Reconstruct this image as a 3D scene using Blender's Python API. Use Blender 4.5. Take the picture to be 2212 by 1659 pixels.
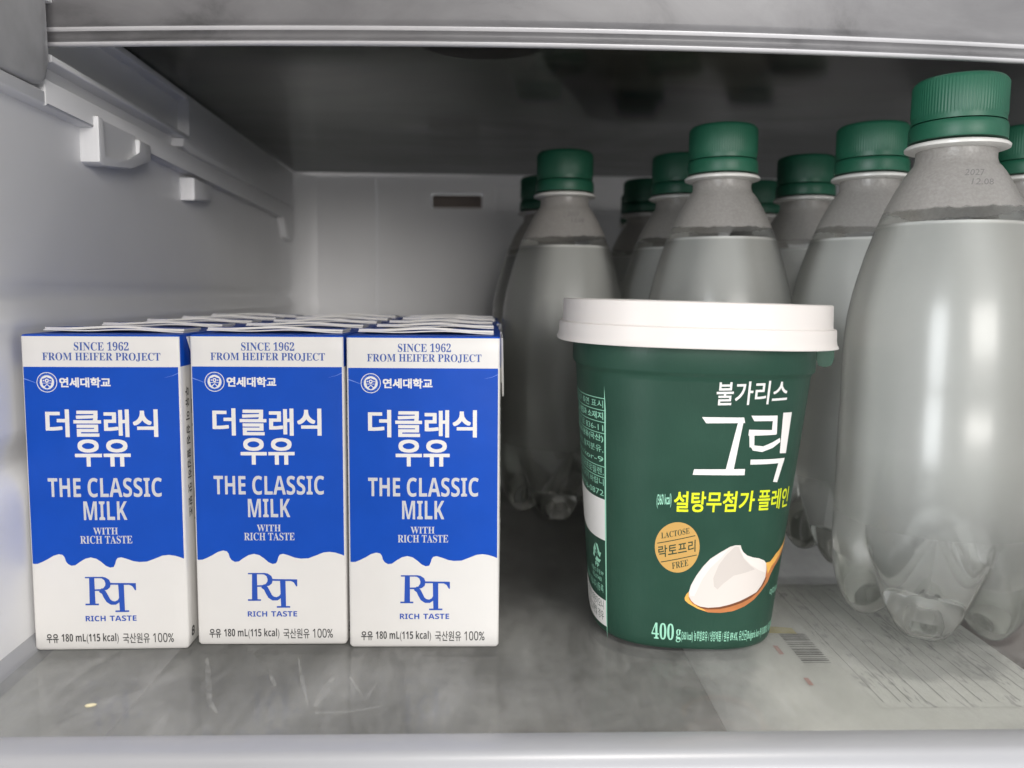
import bpy, bmesh, math, random
from mathutils import Vector, Matrix
random.seed(7)
PI = math.pi
scene = bpy.context.scene
COL = scene.collection
for o in list(bpy.data.objects):
    bpy.data.objects.remove(o)

# ------------------------------------------------------------------ camera
def make_camera(pitch=5.0, yaw=1.5, roll=0.4, h=0.115):
    p, y, r = (math.radians(a) for a in (pitch, yaw, roll))
    fw = Vector((math.sin(y) * math.cos(p), math.cos(y) * math.cos(p), -math.sin(p)))
    rt = Vector((math.cos(y), -math.sin(y), 0))
    up = rt.cross(fw)
    rt2 = rt * math.cos(r) + up * math.sin(r)
    up2 = -rt * math.sin(r) + up * math.cos(r)
    cam = bpy.data.cameras.new('camera')
    cam.sensor_width = 36.0
    cam.lens = 36.0 * 1660.0 / 2212.0
    cam.shift_y = -49.5 / 2212.0
    cam.clip_start = 0.01
    cam.clip_end = 50.0
    cam.dof.use_dof = True
    cam.dof.focus_distance = 0.252
    cam.dof.aperture_fstop = 12.0
    o = bpy.data.objects.new('camera', cam)
    COL.objects.link(o)
    m = Matrix((rt2, up2, -fw)).transposed().to_4x4()
    m.translation = Vector((0, 0, h))
    o.matrix_world = m
    scene.camera = o
make_camera()

# ------------------------------------------------------------------ light, world, exposure
world = bpy.data.worlds.new('World')
scene.world = world
world.use_nodes = True
bg = world.node_tree.nodes['Background']
bg.inputs['Color'].default_value = (0.95, 0.97, 1.0, 1)
bg.inputs['Strength'].default_value = 0.22

def area_lamp(name, loc, target, sx, sy, power, color):
    l = bpy.data.lights.new(name, 'AREA')
    l.shape = 'RECTANGLE'
    l.size, l.size_y = sx, sy
    l.energy = power
    l.color = color
    o = bpy.data.objects.new(name, l)
    COL.objects.link(o)
    o.location = loc
    d = Vector(target) - Vector(loc)
    o.rotation_euler = d.to_track_quat('-Z', 'Y').to_euler()
    return o
area_lamp('kitchen_lamp', (0.22, -0.22, 1.30), (0.06, 0.22, 0.0), 0.30, 0.20, 12.0, (1.0, 0.955, 0.89))
area_lamp('window_light', (-1.35, -1.75, 0.36), (0.0, 0.4, 0.09), 0.75, 1.2, 35.0, (0.94, 0.97, 1.0))
area_lamp('front_fill', (0.55, -1.7, 0.42), (0.05, 0.4, 0.08), 1.0, 0.65, 23.0, (1.0, 0.965, 0.93))  # unseen fill lamp, added in front to brighten the fridge interior

vs = scene.view_settings
vs.view_transform = 'Standard'
vs.look = 'None'
vs.exposure = 0.30
vs.gamma = 1.0
vs.use_curve_mapping = False
cy = scene.cycles
cy.use_denoising = True
cy.max_bounces = 16
cy.transmission_bounces = 14
cy.transparent_max_bounces = 40
cy.glossy_bounces = 6
cy.diffuse_bounces = 5
cy.blur_glossy = 0.6
cy.sample_clamp_indirect = 4.0

# ------------------------------------------------------------------ helpers
def lin(r, g, b):
    f = lambda c: c / 12.92 if c <= 0.04045 else ((c + 0.055) / 1.055) ** 2.4
    return (f(r / 255), f(g / 255), f(b / 255), 1.0)

def new_mat(name):
    m = bpy.data.materials.new(name)
    m.use_nodes = True
    nt = m.node_tree
    return m, nt, nt.nodes['Principled BSDF'], nt.nodes['Material Output']

def noise(nt, scale, detail=4.0, rough=0.55, vec=None, coord='Object', dist=0.0, stretch=None):
    n = nt.nodes.new('ShaderNodeTexNoise')
    n.inputs['Scale'].default_value = scale
    n.inputs['Detail'].default_value = detail
    n.inputs['Roughness'].default_value = rough
    n.inputs['Distortion'].default_value = dist
    tc = nt.nodes.new('ShaderNodeTexCoord')
    if stretch:
        mp = nt.nodes.new('ShaderNodeMapping')
        mp.inputs['Scale'].default_value = stretch
        nt.links.new(tc.outputs[coord], mp.inputs['Vector'])
        nt.links.new(mp.outputs[0], n.inputs['Vector'])
    else:
        nt.links.new(tc.outputs[coord], n.inputs['Vector'])
    return n

def ramp(nt, src, stops):
    r = nt.nodes.new('ShaderNodeValToRGB')
    e = r.color_ramp.elements
    while len(e) < len(stops):
        e.new(0.5)
    for el, (p, c) in zip(e, stops):
        el.position = p
        el.color = c if len(c) == 4 else (*c, 1)
    nt.links.new(src, r.inputs['Fac'])
    return r

def bump(nt, src, bsdf, strength, dist):
    b = nt.nodes.new('ShaderNodeBump')
    b.inputs['Strength'].default_value = strength
    b.inputs['Distance'].default_value = dist
    nt.links.new(src, b.inputs['Height'])
    nt.links.new(b.outputs[0], bsdf.inputs['Normal'])
    return b

def plain(name, col, rough=0.5, spec=0.5, var=0.06, scale=40.0, bmp=0.0, bscale=900.0, coat=0.0, sss=0.0):
    m, nt, p, out = new_mat(name)
    p.inputs['Roughness'].default_value = rough
    p.inputs['Specular IOR Level'].default_value = spec
    p.inputs['Coat Weight'].default_value = coat
    n = noise(nt, scale)
    lo = tuple(c * (1 - var) for c in col[:3])
    hi = tuple(min(1, c * (1 + var)) for c in col[:3])
    r = ramp(nt, n.outputs['Fac'], [(0.3, lo), (0.7, hi)])
    nt.links.new(r.outputs[0], p.inputs['Base Color'])
    if sss:
        p.inputs['Subsurface Weight'].default_value = sss
        p.inputs['Subsurface Radius'].default_value = (0.004, 0.003, 0.003)
        p.inputs['Subsurface Scale'].default_value = 0.5
    if bmp:
        n2 = noise(nt, bscale, 2.0)
        bump(nt, n2.outputs['Fac'], p, bmp, 0.0002)
    return m

def obj(name, bm, mats, parent=None, smooth=True, angle=35):
    bmesh.ops.recalc_face_normals(bm, faces=bm.faces)
    me = bpy.data.meshes.new(name)
    bm.to_mesh(me)
    bm.free()
    for m in (mats if isinstance(mats, (list, tuple)) else [mats]):
        me.materials.append(m)
    if smooth:
        for p in me.polygons:
            p.use_smooth = True
        me.set_sharp_from_angle(angle=math.radians(angle))
    o = bpy.data.objects.new(name, me)
    COL.objects.link(o)
    if parent:
        o.parent = parent
    return o

def empty(name, loc=(0, 0, 0), rot=(0, 0, 0)):
    o = bpy.data.objects.new(name, None)
    COL.objects.link(o)
    o.location = loc
    o.rotation_euler = rot
    o.empty_display_size = 0.01
    return o

def tag(o, label=None, cat=None, group=None, kind=None):
    for k, v in (('label', label), ('category', cat), ('group', group), ('kind', kind)):
        if v:
            o[k] = v
    return o

def add_box(bm, x0, x1, y0, y1, z0, z1, bev=0.0, seg=3, mi=0):
    vs_ = [bm.verts.new((x, y, z)) for x in (x0, x1) for y in (y0, y1) for z in (z0, z1)]
    idx = [(0, 1, 3, 2), (4, 6, 7, 5), (0, 4, 5, 1), (2, 3, 7, 6), (0, 2, 6, 4), (1, 5, 7, 3)]
    fs = [bm.faces.new([vs_[i] for i in f]) for f in idx]
    for f in fs:
        f.material_index = mi
    if bev:
        es = list({e for f in fs for e in f.edges})
        bmesh.ops.bevel(bm, geom=es, offset=bev, segments=seg, profile=0.5, affect='EDGES')

def add_prism(bm, poly, fn, a, b, bev=0.0, seg=2, mi=0):
    """poly: 2D outline; fn(u, v, w) -> xyz; extruded from w=a to w=b."""
    v0 = [bm.verts.new(fn(u, v, a)) for u, v in poly]
    v1 = [bm.verts.new(fn(u, v, b)) for u, v in poly]
    n = len(poly)
    fs = [bm.faces.new(v0), bm.faces.new(v1[::-1])]
    for i in range(n):
        fs.append(bm.faces.new((v0[i], v1[i], v1[(i + 1) % n], v0[(i + 1) % n])))
    for f in fs:
        f.material_index = mi
    if bev:
        es = list({e for f in fs[:2] for e in f.edges})
        bmesh.ops.bevel(bm, geom=es, offset=bev, segments=seg, profile=0.5, affect='EDGES')

def add_rings(bm, rings, cap0=True, cap1=True, mi=0):
    """rings: list of closed loops with equal counts."""
    R = [[bm.verts.new(p) for p in ring] for ring in rings]
    n = len(R[0])
    for a, b in zip(R[:-1], R[1:]):
        for i in range(n):
            f = bm.faces.new((a[i], a[(i + 1) % n], b[(i + 1) % n], b[i]))
            f.material_index = mi
    if cap0:
        bm.faces.new(R[0][::-1]).material_index = mi
    if cap1:
        bm.faces.new(R[-1]).material_index = mi
    return R

def lathe(bm, prof, n=96, cap0=True, cap1=True, mi=0, wob=None):
    rings = []
    for r, z in prof:
        rings.append([(r * (1 + (wob(i, z) if wob else 0)) * math.cos(2 * PI * i / n),
                       r * (1 + (wob(i, z) if wob else 0)) * math.sin(2 * PI * i / n), z) for i in range(n)])
    return add_rings(bm, rings, cap0, cap1, mi)

# ------------------------------------------------------------------ printing: text and flat shapes laid on a surface
def text_shape(s, res=4):
    cu = bpy.data.curves.new('t', 'FONT')
    cu.body = s
    cu.size = 1.0
    cu.resolution_u = res
    cu.fill_mode = 'FRONT'
    o = bpy.data.objects.new('t', cu)
    COL.objects.link(o)
    dg = bpy.context.evaluated_depsgraph_get()
    me = o.evaluated_get(dg).to_mesh()
    vs_ = [(v.co.x, v.co.y) for v in me.vertices]
    fs = [tuple(p.vertices) for p in me.polygons]
    o.evaluated_get(dg).to_mesh_clear()
    bpy.data.objects.remove(o)
    bpy.data.curves.remove(cu)
    return vs_, fs

SERIF = {}
for i in range(26):
    SERIF[chr(65 + i)] = chr(0x1D400 + i)
    SERIF[chr(97 + i)] = chr(0x1D41A + i)
for i in range(10):
    SERIF[chr(48 + i)] = chr(0x1D7CE + i)
SANSB = {}
for i in range(26):
    SANSB[chr(65 + i)] = chr(0x1D5D4 + i)
    SANSB[chr(97 + i)] = chr(0x1D5EE + i)
for i in range(10):
    SANSB[chr(48 + i)] = chr(0x1D7EC + i)
def serif(s): return ''.join(SERIF.get(c, c) for c in s)
def sans(s): return ''.join(chr(0x1D7E2 + int(c)) if c.isdigit() else c for c in s)
def sansb(s): return ''.join(SANSB.get(c, c) for c in s)

class Print:
    def __init__(self):
        self.items = []          # verts, faces, material index, layer
        self.k = 0
    def shape(self, pts, mi, layer=1):
        self.items.append(([tuple(p) for p in pts], [tuple(range(len(pts)))], mi, layer))
    def text(self, s, mi, box=None, corners=None, bold=0.0, layer=2, res=4):
        """box (u0, v0, u1, v1), or corners (BL, BR, TL): the text's own bounds are fitted to it."""
        vs_, fs = text_shape(s, res)
        if not vs_:
            return
        xs = [v[0] for v in vs_]
        ys = [v[1] for v in vs_]
        x0, x1, y0, y1 = min(xs) - bold, max(xs) + bold, min(ys) - bold, max(ys) + bold
        if box:
            u0, v0, u1, v1 = box
            corners = ((u0, v0), (u1, v0), (u0, v1))
        (ax, ay), (bx, by), (cx, cy_) = corners
        offs = [(0, 0)]
        if bold:
            offs = [(-bold, -bold), (bold, -bold), (bold, bold), (-bold, bold), (0, bold), (0, -bold), (bold, 0), (-bold, 0)]
        for dx, dy in offs:
            self.k += 1
            out = []
            for x, y in vs_:
                p, q = (x + dx - x0) / (x1 - x0), (y + dy - y0) / (y1 - y0)
                out.append((ax + (bx - ax) * p + (cx - ax) * q, ay + (by - ay) * p + (cy_ - ay) * q))
            self.items.append((out, fs, mi, layer + (self.k % 8) * 0.06))
    def ring(self, cx, cy_, r0, r1, mi, layer=2, n=48, su=1.0):
        v = []
        f = []
        for i in range(n):
            a = 2 * PI * i / n
            v += [(cx + r0 * su * math.cos(a), cy_ + r0 * math.sin(a)), (cx + r1 * su * math.cos(a), cy_ + r1 * math.sin(a))]
        for i in range(n):
            j = (i + 1) % n
            f.append((2 * i, 2 * i + 1, 2 * j + 1, 2 * j))
        self.items.append((v, f, mi, layer))
    def disc(self, cx, cy_, r, mi, layer=2, n=48, su=1.0):
        self.shape([(cx + r * su * math.cos(2 * PI * i / n), cy_ + r * math.sin(2 * PI * i / n)) for i in range(n)], mi, layer)
    def stroke(self, pts, w, mi, layer=2, taper=None):
        """thick polyline as one outline."""
        L, R_ = [], []
        n = len(pts)
        for i, (x, y) in enumerate(pts):
            a = pts[max(0, i - 1)]
            b = pts[min(n - 1, i + 1)]
            dx, dy = b[0] - a[0], b[1] - a[1]
            d = math.hypot(dx, dy) or 1
            hw = (w if taper is None else w * taper[i]) / 2
            L.append((x - dy / d * hw, y + dx / d * hw))
            R_.append((x + dy / d * hw, y - dx / d * hw))
        vs_ = L + R_
        fs = [(i, i + 1, n + i + 1, n + i) for i in range(n - 1)]
        self.items.append((vs_, fs, mi, layer))
    def build(self, name, mats, fn, spacing, parent, vspacing=None, unit=1.5e-5):
        """fn(u, v, height) -> xyz. Faces are cut on a grid so they follow the curved surface."""
        bm = bmesh.new()
        for vs_, fs, mi, layer in self.items:
            bv = [bm.verts.new((x, y, layer)) for x, y in vs_]
            for f in fs:
                try:
                    nf = bm.faces.new([bv[i] for i in f])
                    nf.material_index = mi
                    nf.normal_update()
                except ValueError:
                    pass
        bmesh.ops.triangulate(bm, faces=[f for f in bm.faces if len(f.verts) > 4])
        xs = [v.co.x for v in bm.verts]
        ys = [v.co.y for v in bm.verts]
        k = math.ceil(min(xs) / spacing)
        while k * spacing < max(xs):
            g = bm.verts[:] + bm.edges[:] + bm.faces[:]
            bmesh.ops.bisect_plane(bm, geom=g, dist=1e-7, plane_co=(k * spacing + 1e-5, 0, 0), plane_no=(1, 0, 0))
            k += 1
        if vspacing:
            k = math.ceil(min(ys) / vspacing)
            while k * vspacing < max(ys):
                g = bm.verts[:] + bm.edges[:] + bm.faces[:]
                bmesh.ops.bisect_plane(bm, geom=g, dist=1e-7, plane_co=(0, k * vspacing + 1e-5, 0), plane_no=(0, 1, 0))
                k += 1
        for v in bm.verts:
            v.co = fn(v.co.x, v.co.y, v.co.z * unit)
        me = bpy.data.meshes.new(name)
        bm.to_mesh(me)
        bm.free()
        for m in mats:
            me.materials.append(m)
        o = bpy.data.objects.new(name, me)
        COL.objects.link(o)
        o.parent = parent
        return o

# ------------------------------------------------------------------ materials
M = {}
M['liner'] = plain('liner_plastic', (0.78, 0.78, 0.79), 0.38, 0.4, 0.03, 12, 0.05, 500)
M['trim_white'] = plain('trim_white', (0.33, 0.335, 0.355), 0.34, 0.45, 0.02, 20)
M['vent_dark'] = plain('vent_dark', (0.26, 0.22, 0.20), 0.6, 0.3)
M['carton_white'] = plain('carton_board_white', (0.70, 0.685, 0.665), 0.38, 0.4, 0.015, 60, 0.04, 700)
M['carton_blue'] = plain('carton_ink_blue', (0.0045, 0.066, 0.43), 0.40, 0.20, 0.05, 90, 0.04, 700)
for nm_ in ('carton_white', 'carton_blue'):
    nt = M[nm_].node_tree; p = nt.nodes['Principled BSDF']
    nb = noise(nt, 55, 2, 0.5, coord='Object', stretch=(1, 1, 0.6))
    old = p.inputs['Normal'].links[0].from_node
    b2 = nt.nodes.new('ShaderNodeBump'); b2.inputs['Strength'].default_value = 0.22; b2.inputs['Distance'].default_value = 0.0025
    nt.links.new(nb.outputs['Fac'], b2.inputs['Height']); nt.links.new(b2.outputs[0], old.inputs['Normal'])
M['ink_navy'] = plain('ink_navy', lin(52, 84, 158), 0.4, 0.4)
M['ink_royal'] = plain('ink_royal', lin(36, 78, 172), 0.38, 0.4)
M['ink_white'] = plain('ink_white', (0.74, 0.72, 0.70), 0.4, 0.4, 0.01)
M['ink_silver'] = plain('ink_silver', (0.56, 0.56, 0.58), 0.36, 0.45, 0.03)
M['ink_black'] = plain('ink_black', (0.055, 0.055, 0.055), 0.45, 0.4)
M['ink_pale'] = plain('ink_pale_crease', lin(110, 140, 215), 0.45, 0.3)
M['cap_green'] = plain('cap_green', (0.0125, 0.092, 0.052), 0.45, 0.45, 0.08, 80)
M['ring_white'] = plain('neck_ring_white', (0.62, 0.61, 0.58), 0.3, 0.5)
M['lid_white'] = plain('lid_white', (0.62, 0.585, 0.56), 0.42, 0.35, 0.015, 30, 0.03, 700, sss=0.15)
M['art_yogurt'] = plain('art_yogurt', lin(208, 200, 194), 0.45, 0.35, 0.01)
M['art_yogurt_hi'] = plain('art_yogurt_light', lin(219, 212, 206), 0.45, 0.35, 0.01)
M['art_yogurt_lo'] = plain('art_yogurt_fold', lin(194, 186, 180), 0.45, 0.35, 0.01)
M['art_copper'] = plain('art_copper', lin(178, 112, 66), 0.4, 0.4, 0.12, 150)
M['art_gold'] = plain('art_gold', lin(222, 170, 84), 0.4, 0.4, 0.12, 150)
M['art_brown'] = plain('art_brown', lin(112, 66, 40), 0.4, 0.4, 0.1, 150)
M['badge_gold'] = plain('badge_gold', lin(190, 150, 84), 0.45, 0.35, 0.02, 60)
M['ink_darkgreen'] = plain('ink_darkgreen', lin(40, 62, 44), 0.45, 0.35)
M['ink_mint'] = plain('ink_mint', lin(150, 208, 182), 0.45, 0.35)
M['ink_lime'] = plain('ink_lime', lin(205, 215, 36), 0.45, 0.35)

# cup green, with the fine dewy grain of a chilled printed sleeve
m, nt, p, out = new_mat('cup_green')
p.inputs['Roughness'].default_value = 0.40
p.inputs['Specular IOR Level'].default_value = 0.3
n1 = noise(nt, 60)
r1 = ramp(nt, n1.outputs['Fac'], [(0.3, (0.0135, 0.049, 0.032)), (0.7, (0.0185, 0.060, 0.040))])
nt.links.new(r1.outputs[0], p.inputs['Base Color'])
n2 = noise(nt, 1400, 3, 0.6, stretch=(1, 1, 0.25))
bump(nt, n2.outputs['Fac'], p, 0.35, 0.00015)
M['cup_green'] = m

# smudged glass of the lower shelf: part see-through, part grey haze
m, nt, p, out = new_mat('shelf_glass')
p.inputs['Roughness'].default_value = 0.10
p.inputs['Specular IOR Level'].default_value = 0.85
n1 = noise(nt, 18, 6, 0.62, dist=0.6)
n2 = noise(nt, 70, 5, 0.7, dist=1.2, stretch=(1.0, 0.35, 1))
mx = nt.nodes.new('ShaderNodeMath'); mx.operation = 'MULTIPLY'
nt.links.new(n1.outputs['Fac'], mx.inputs[0]); nt.links.new(n2.outputs['Fac'], mx.inputs[1])
rc = ramp(nt, n1.outputs['Fac'], [(0.3, (0.54, 0.54, 0.53)), (0.7, (0.68, 0.68, 0.665))])
nt.links.new(rc.outputs[0], p.inputs['Base Color'])
rr = ramp(nt, n2.outputs['Fac'], [(0.35, (0.025,) * 3), (0.65, (0.11,) * 3)])
nt.links.new(rr.outputs[0], p.inputs['Roughness'])
tr = nt.nodes.new('ShaderNodeBsdfTransparent')
tr.inputs['Color'].default_value = (0.88, 0.885, 0.875, 1)
ms = nt.nodes.new('ShaderNodeMixShader')
rf = ramp(nt, mx.outputs[0], [(0.16, (0.12,) * 3), (0.38, (0.28,) * 3)])
nt.links.new(rf.outputs[0], ms.inputs['Fac'])
nt.links.new(tr.outputs[0], ms.inputs[1]); nt.links.new(p.outputs[0], ms.inputs[2])
nt.links.new(ms.outputs[0], out.inputs['Surface'])
M['shelf_glass'] = m

# glass of the upper shelf, darkness of the compartment above painted into its colour
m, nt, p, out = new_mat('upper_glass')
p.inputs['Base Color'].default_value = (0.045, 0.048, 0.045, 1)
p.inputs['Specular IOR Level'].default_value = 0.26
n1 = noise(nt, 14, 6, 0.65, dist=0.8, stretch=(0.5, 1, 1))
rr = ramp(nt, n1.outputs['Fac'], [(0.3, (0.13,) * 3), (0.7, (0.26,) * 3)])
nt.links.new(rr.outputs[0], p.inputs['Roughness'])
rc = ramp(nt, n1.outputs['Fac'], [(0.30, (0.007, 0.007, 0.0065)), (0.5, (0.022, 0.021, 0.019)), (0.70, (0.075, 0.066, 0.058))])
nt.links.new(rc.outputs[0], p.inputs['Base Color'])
tr = nt.nodes.new('ShaderNodeBsdfTransparent')
tr.inputs['Color'].default_value = (0.80, 0.84, 0.80, 1)
ms = nt.nodes.new('ShaderNodeMixShader')
ms.inputs['Fac'].default_value = 0.80
nt.links.new(tr.outputs[0], ms.inputs[1]); nt.links.new(p.outputs[0], ms.inputs[2])
nt.links.new(ms.outputs[0], out.inputs['Surface'])
M['upper_glass'] = m

# frosted clear plastic of the upper trim
m, nt, p, out = new_mat('frosted_trim')
p.inputs['Roughness'].default_value = 0.40
p.inputs['Specular IOR Level'].default_value = 0.4
p.inputs['Coat Weight'].default_value = 0.15
p.inputs['Coat Roughness'].default_value = 0.25
n1 = noise(nt, 22, 7, 0.66, dist=0.9, stretch=(0.6, 1, 1.4))
rc = ramp(nt, n1.outputs['Fac'], [(0.30, (0.11, 0.108, 0.11)), (0.45, (0.205, 0.20, 0.205)), (0.72, (0.28, 0.275, 0.28))])
nt.links.new(rc.outputs[0], p.inputs['Base Color'])
tr = nt.nodes.new('ShaderNodeBsdfTranslucent')
tr.inputs['Color'].default_value = (0.6, 0.6, 0.62, 1)
ms = nt.nodes.new('ShaderNodeMixShader')
ms.inputs['Fac'].default_value = 0.15
nt.links.new(p.outputs[0], ms.inputs[1]); nt.links.new(tr.outputs[0], ms.inputs[2])
nt.links.new(ms.outputs[0], out.inputs['Surface'])
M['frosted_trim'] = m

M['trim_highlight'] = plain('trim_highlight', (0.60, 0.59, 0.60), 0.25, 0.6, 0.04, 60)  # paler colour painting the bright highlight lines on trim and bracket edges

# thin PET wall: clear where the water is, fogged with fine droplets in the headspace
m, nt, p, out = new_mat('bottle_wall')
tc = nt.nodes.new('ShaderNodeTexCoord')
sp = nt.nodes.new('ShaderNodeSeparateXYZ')
nt.links.new(tc.outputs['Object'], sp.inputs[0])
ne = noise(nt, 260, 3, 0.6)
ma = nt.nodes.new('ShaderNodeMath'); ma.operation = 'MULTIPLY_ADD'
ma.inputs[1].default_value = 0.0022; nt.links.new(ne.outputs['Fac'], ma.inputs[0])
nl = noise(nt, 28, 1, 0.5)
ma2 = nt.nodes.new('ShaderNodeMath'); ma2.operation = 'MULTIPLY_ADD'
ma2.inputs[1].default_value = 0.007
nt.links.new(nl.outputs['Fac'], ma2.inputs[0]); nt.links.new(sp.outputs['Z'], ma2.inputs[2])
nt.links.new(ma2.outputs[0], ma.inputs[2])
mr = nt.nodes.new('ShaderNodeMapRange')
mr.inputs['From Min'].default_value = 0.1535; mr.inputs['From Max'].default_value = 0.1543
mr.inputs['To Min'].default_value = 0.0; mr.inputs['To Max'].default_value = 0.66
nt.links.new(ma.outputs[0], mr.inputs['Value'])
clear = nt.nodes.new('ShaderNodeBsdfTransparent'); clear.inputs['Color'].default_value = (0.95, 0.96, 0.95, 1)
gl = nt.nodes.new('ShaderNodeBsdfGlossy'); gl.inputs['Roughness'].default_value = 0.27
fr = nt.nodes.new('ShaderNodeFresnel'); fr.inputs['IOR'].default_value = 1.5
wall = nt.nodes.new('ShaderNodeMixShader')
nt.links.new(fr.outputs[0], wall.inputs['Fac']); nt.links.new(clear.outputs[0], wall.inputs[1]); nt.links.new(gl.outputs[0], wall.inputs[2])
nsp = noise(nt, 1000, 2, 0.6)
rsp = ramp(nt, nsp.outputs['Fac'], [(0.36, (0.48, 0.455, 0.43)), (0.50, (0.53, 0.505, 0.48)), (0.64, (0.59, 0.565, 0.54))])
nt.links.new(rsp.outputs[0], p.inputs['Base Color'])
p.inputs['Roughness'].default_value = 0.3
tl = nt.nodes.new('ShaderNodeBsdfTranslucent'); tl.inputs['Color'].default_value = (0.6, 0.58, 0.56, 1)
fogm = nt.nodes.new('ShaderNodeMixShader'); fogm.inputs['Fac'].default_value = 0.4
nt.links.new(p.outputs[0], fogm.inputs[1]); nt.links.new(tl.outputs[0], fogm.inputs[2])
nd = nt.nodes.new('ShaderNodeTexVoronoi'); nd.inputs['Scale'].default_value = 1100
nt.links.new(tc.outputs['Object'], nd.inputs['Vector'])
bump(nt, nd.outputs['Distance'], p, 0.55, 0.0002)
mix = nt.nodes.new('ShaderNodeMixShader')
nt.links.new(mr.outputs[0], mix.inputs['Fac']); nt.links.new(wall.outputs[0], mix.inputs[1]); nt.links.new(fogm.outputs[0], mix.inputs[2])
nt.links.new(mix.outputs[0], out.inputs['Surface'])
M['bottle_wall'] = m

# chilled water seen through the sweating bottle: rough refraction, white haze mixed in to brighten it
m, nt, p, out = new_mat('bottle_water')
g = nt.nodes.new('ShaderNodeBsdfGlass')
g.inputs['IOR'].default_value = 1.34
g.inputs['Roughness'].default_value = 0.16
g.inputs['Color'].default_value = (0.98, 0.98, 0.97, 1)
d = nt.nodes.new('ShaderNodeBsdfDiffuse'); d.inputs['Color'].default_value = (0.94, 0.935, 0.915, 1)
t2 = nt.nodes.new('ShaderNodeBsdfTranslucent'); t2.inputs['Color'].default_value = (0.95, 0.945, 0.925, 1)
hz = nt.nodes.new('ShaderNodeMixShader'); hz.inputs['Fac'].default_value = 0.30
nt.links.new(d.outputs[0], hz.inputs[1]); nt.links.new(t2.outputs[0], hz.inputs[2])
ms = nt.nodes.new('ShaderNodeMixShader'); ms.inputs['Fac'].default_value = 0.42
nt.links.new(g.outputs[0], ms.inputs[1]); nt.links.new(hz.outputs[0], ms.inputs[2])
tcw = nt.nodes.new('ShaderNodeTexCoord'); spw = nt.nodes.new('ShaderNodeSeparateXYZ')
nt.links.new(tcw.outputs['Object'], spw.inputs[0])
mrw = nt.nodes.new('ShaderNodeMapRange')      # haze share falls off towards the moulded feet
for nm_, v_ in (('From Min', 0.012), ('From Max', 0.066), ('To Min', 0.06), ('To Max', 0.46)):
    mrw.inputs[nm_].default_value = v_
nt.links.new(spw.outputs['Z'], mrw.inputs['Value'])
mrm = nt.nodes.new('ShaderNodeMapRange')      # bright line of the meniscus, painted as a whiter ring
for nm_, v_ in (('From Min', 0.1438), ('From Max', 0.1446), ('To Min', 0.0), ('To Max', 0.35)):
    mrm.inputs[nm_].default_value = v_
nt.links.new(spw.outputs['Z'], mrm.inputs['Value'])
mad = nt.nodes.new('ShaderNodeMath'); mad.operation = 'ADD'
nt.links.new(mrw.outputs[0], mad.inputs[0]); nt.links.new(mrm.outputs[0], mad.inputs[1])
nt.links.new(mad.outputs[0], ms.inputs['Fac'])
mrr = nt.nodes.new('ShaderNodeMapRange')
for nm_, v_ in (('From Min', 0.018), ('From Max', 0.060), ('To Min', 0.05), ('To Max', 0.17)):
    mrr.inputs[nm_].default_value = v_
nt.links.new(spw.outputs['Z'], mrr.inputs['Value']); nt.links.new(mrr.outputs[0], g.inputs['Roughness'])
nt.links.new(ms.outputs[0], out.inputs['Surface'])
M['bottle_water'] = m

# ------------------------------------------------------------------ refrigerator liner
WALL_SLOPE = -0.046
def wall_x(y): return -0.1495 + WALL_SLOPE * (y - 0.262)
BACK_Y = 0.66
fridge = tag(empty('refrigerator'), 'white refrigerator interior with side rail, back wall and air vent around the food', 'refrigerator', kind='structure')

prof = [(0.0020, -0.14), (0.0020, 0.044), (0.0019, 0.0490), (0.0012, 0.0525), (0.0002, 0.0555), (-0.0024, 0.0590), (-0.0030, 0.0625),
        (-0.0020, 0.0665), (-0.0004, 0.0695), (0.0, 0.072), (0.0, 0.1000), (0.0012, 0.1035), (0.0015, 0.1065), (-0.0016, 0.1110),
        (-0.0024, 0.1135), (-0.0010, 0.1170), (0.0, 0.1200), (0.0, 0.165), (0.0, 0.40)]
bm = bmesh.new()
rings = []
ys_ = [0.02, 0.1, 0.2, 0.3, 0.4, 0.5, 0.6, BACK_Y - 0.022]
corner = [(0.0015, 0.007), (0.005, 0.014), (0.011, 0.019), (0.02, 0.0215)]
cols = [[(wall_x(y) + dx, y, z) for dx, z in prof] for y in ys_]
for ox, oy in corner:
    cols.append([(wall_x(BACK_Y) + dx * 0.4 + ox, BACK_Y - 0.022 + oy, z) for dx, z in prof])
R = [[bm.verts.new(p_) for p_ in c] for c in cols]
for a, b in zip(R[:-1], R[1:]):
    for i in range(len(prof) - 1):
        bm.faces.new((a[i], a[i + 1], b[i + 1], b[i]))
# outer skin gives the wall its thickness
Ro = [[bm.verts.new((-0.26, c[0][1], z)) for z in (-0.14, 0.40)] for c in cols[:8]]
obj('side_wall', bm, M['liner'], fridge, angle=60)
bm = bmesh.new()
add_box(bm, 0.375, 0.42, 0.02, BACK_Y + 0.03, -0.14, 0.40, 0.004)
obj('side_wall', bm, M['liner'], fridge)
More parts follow.
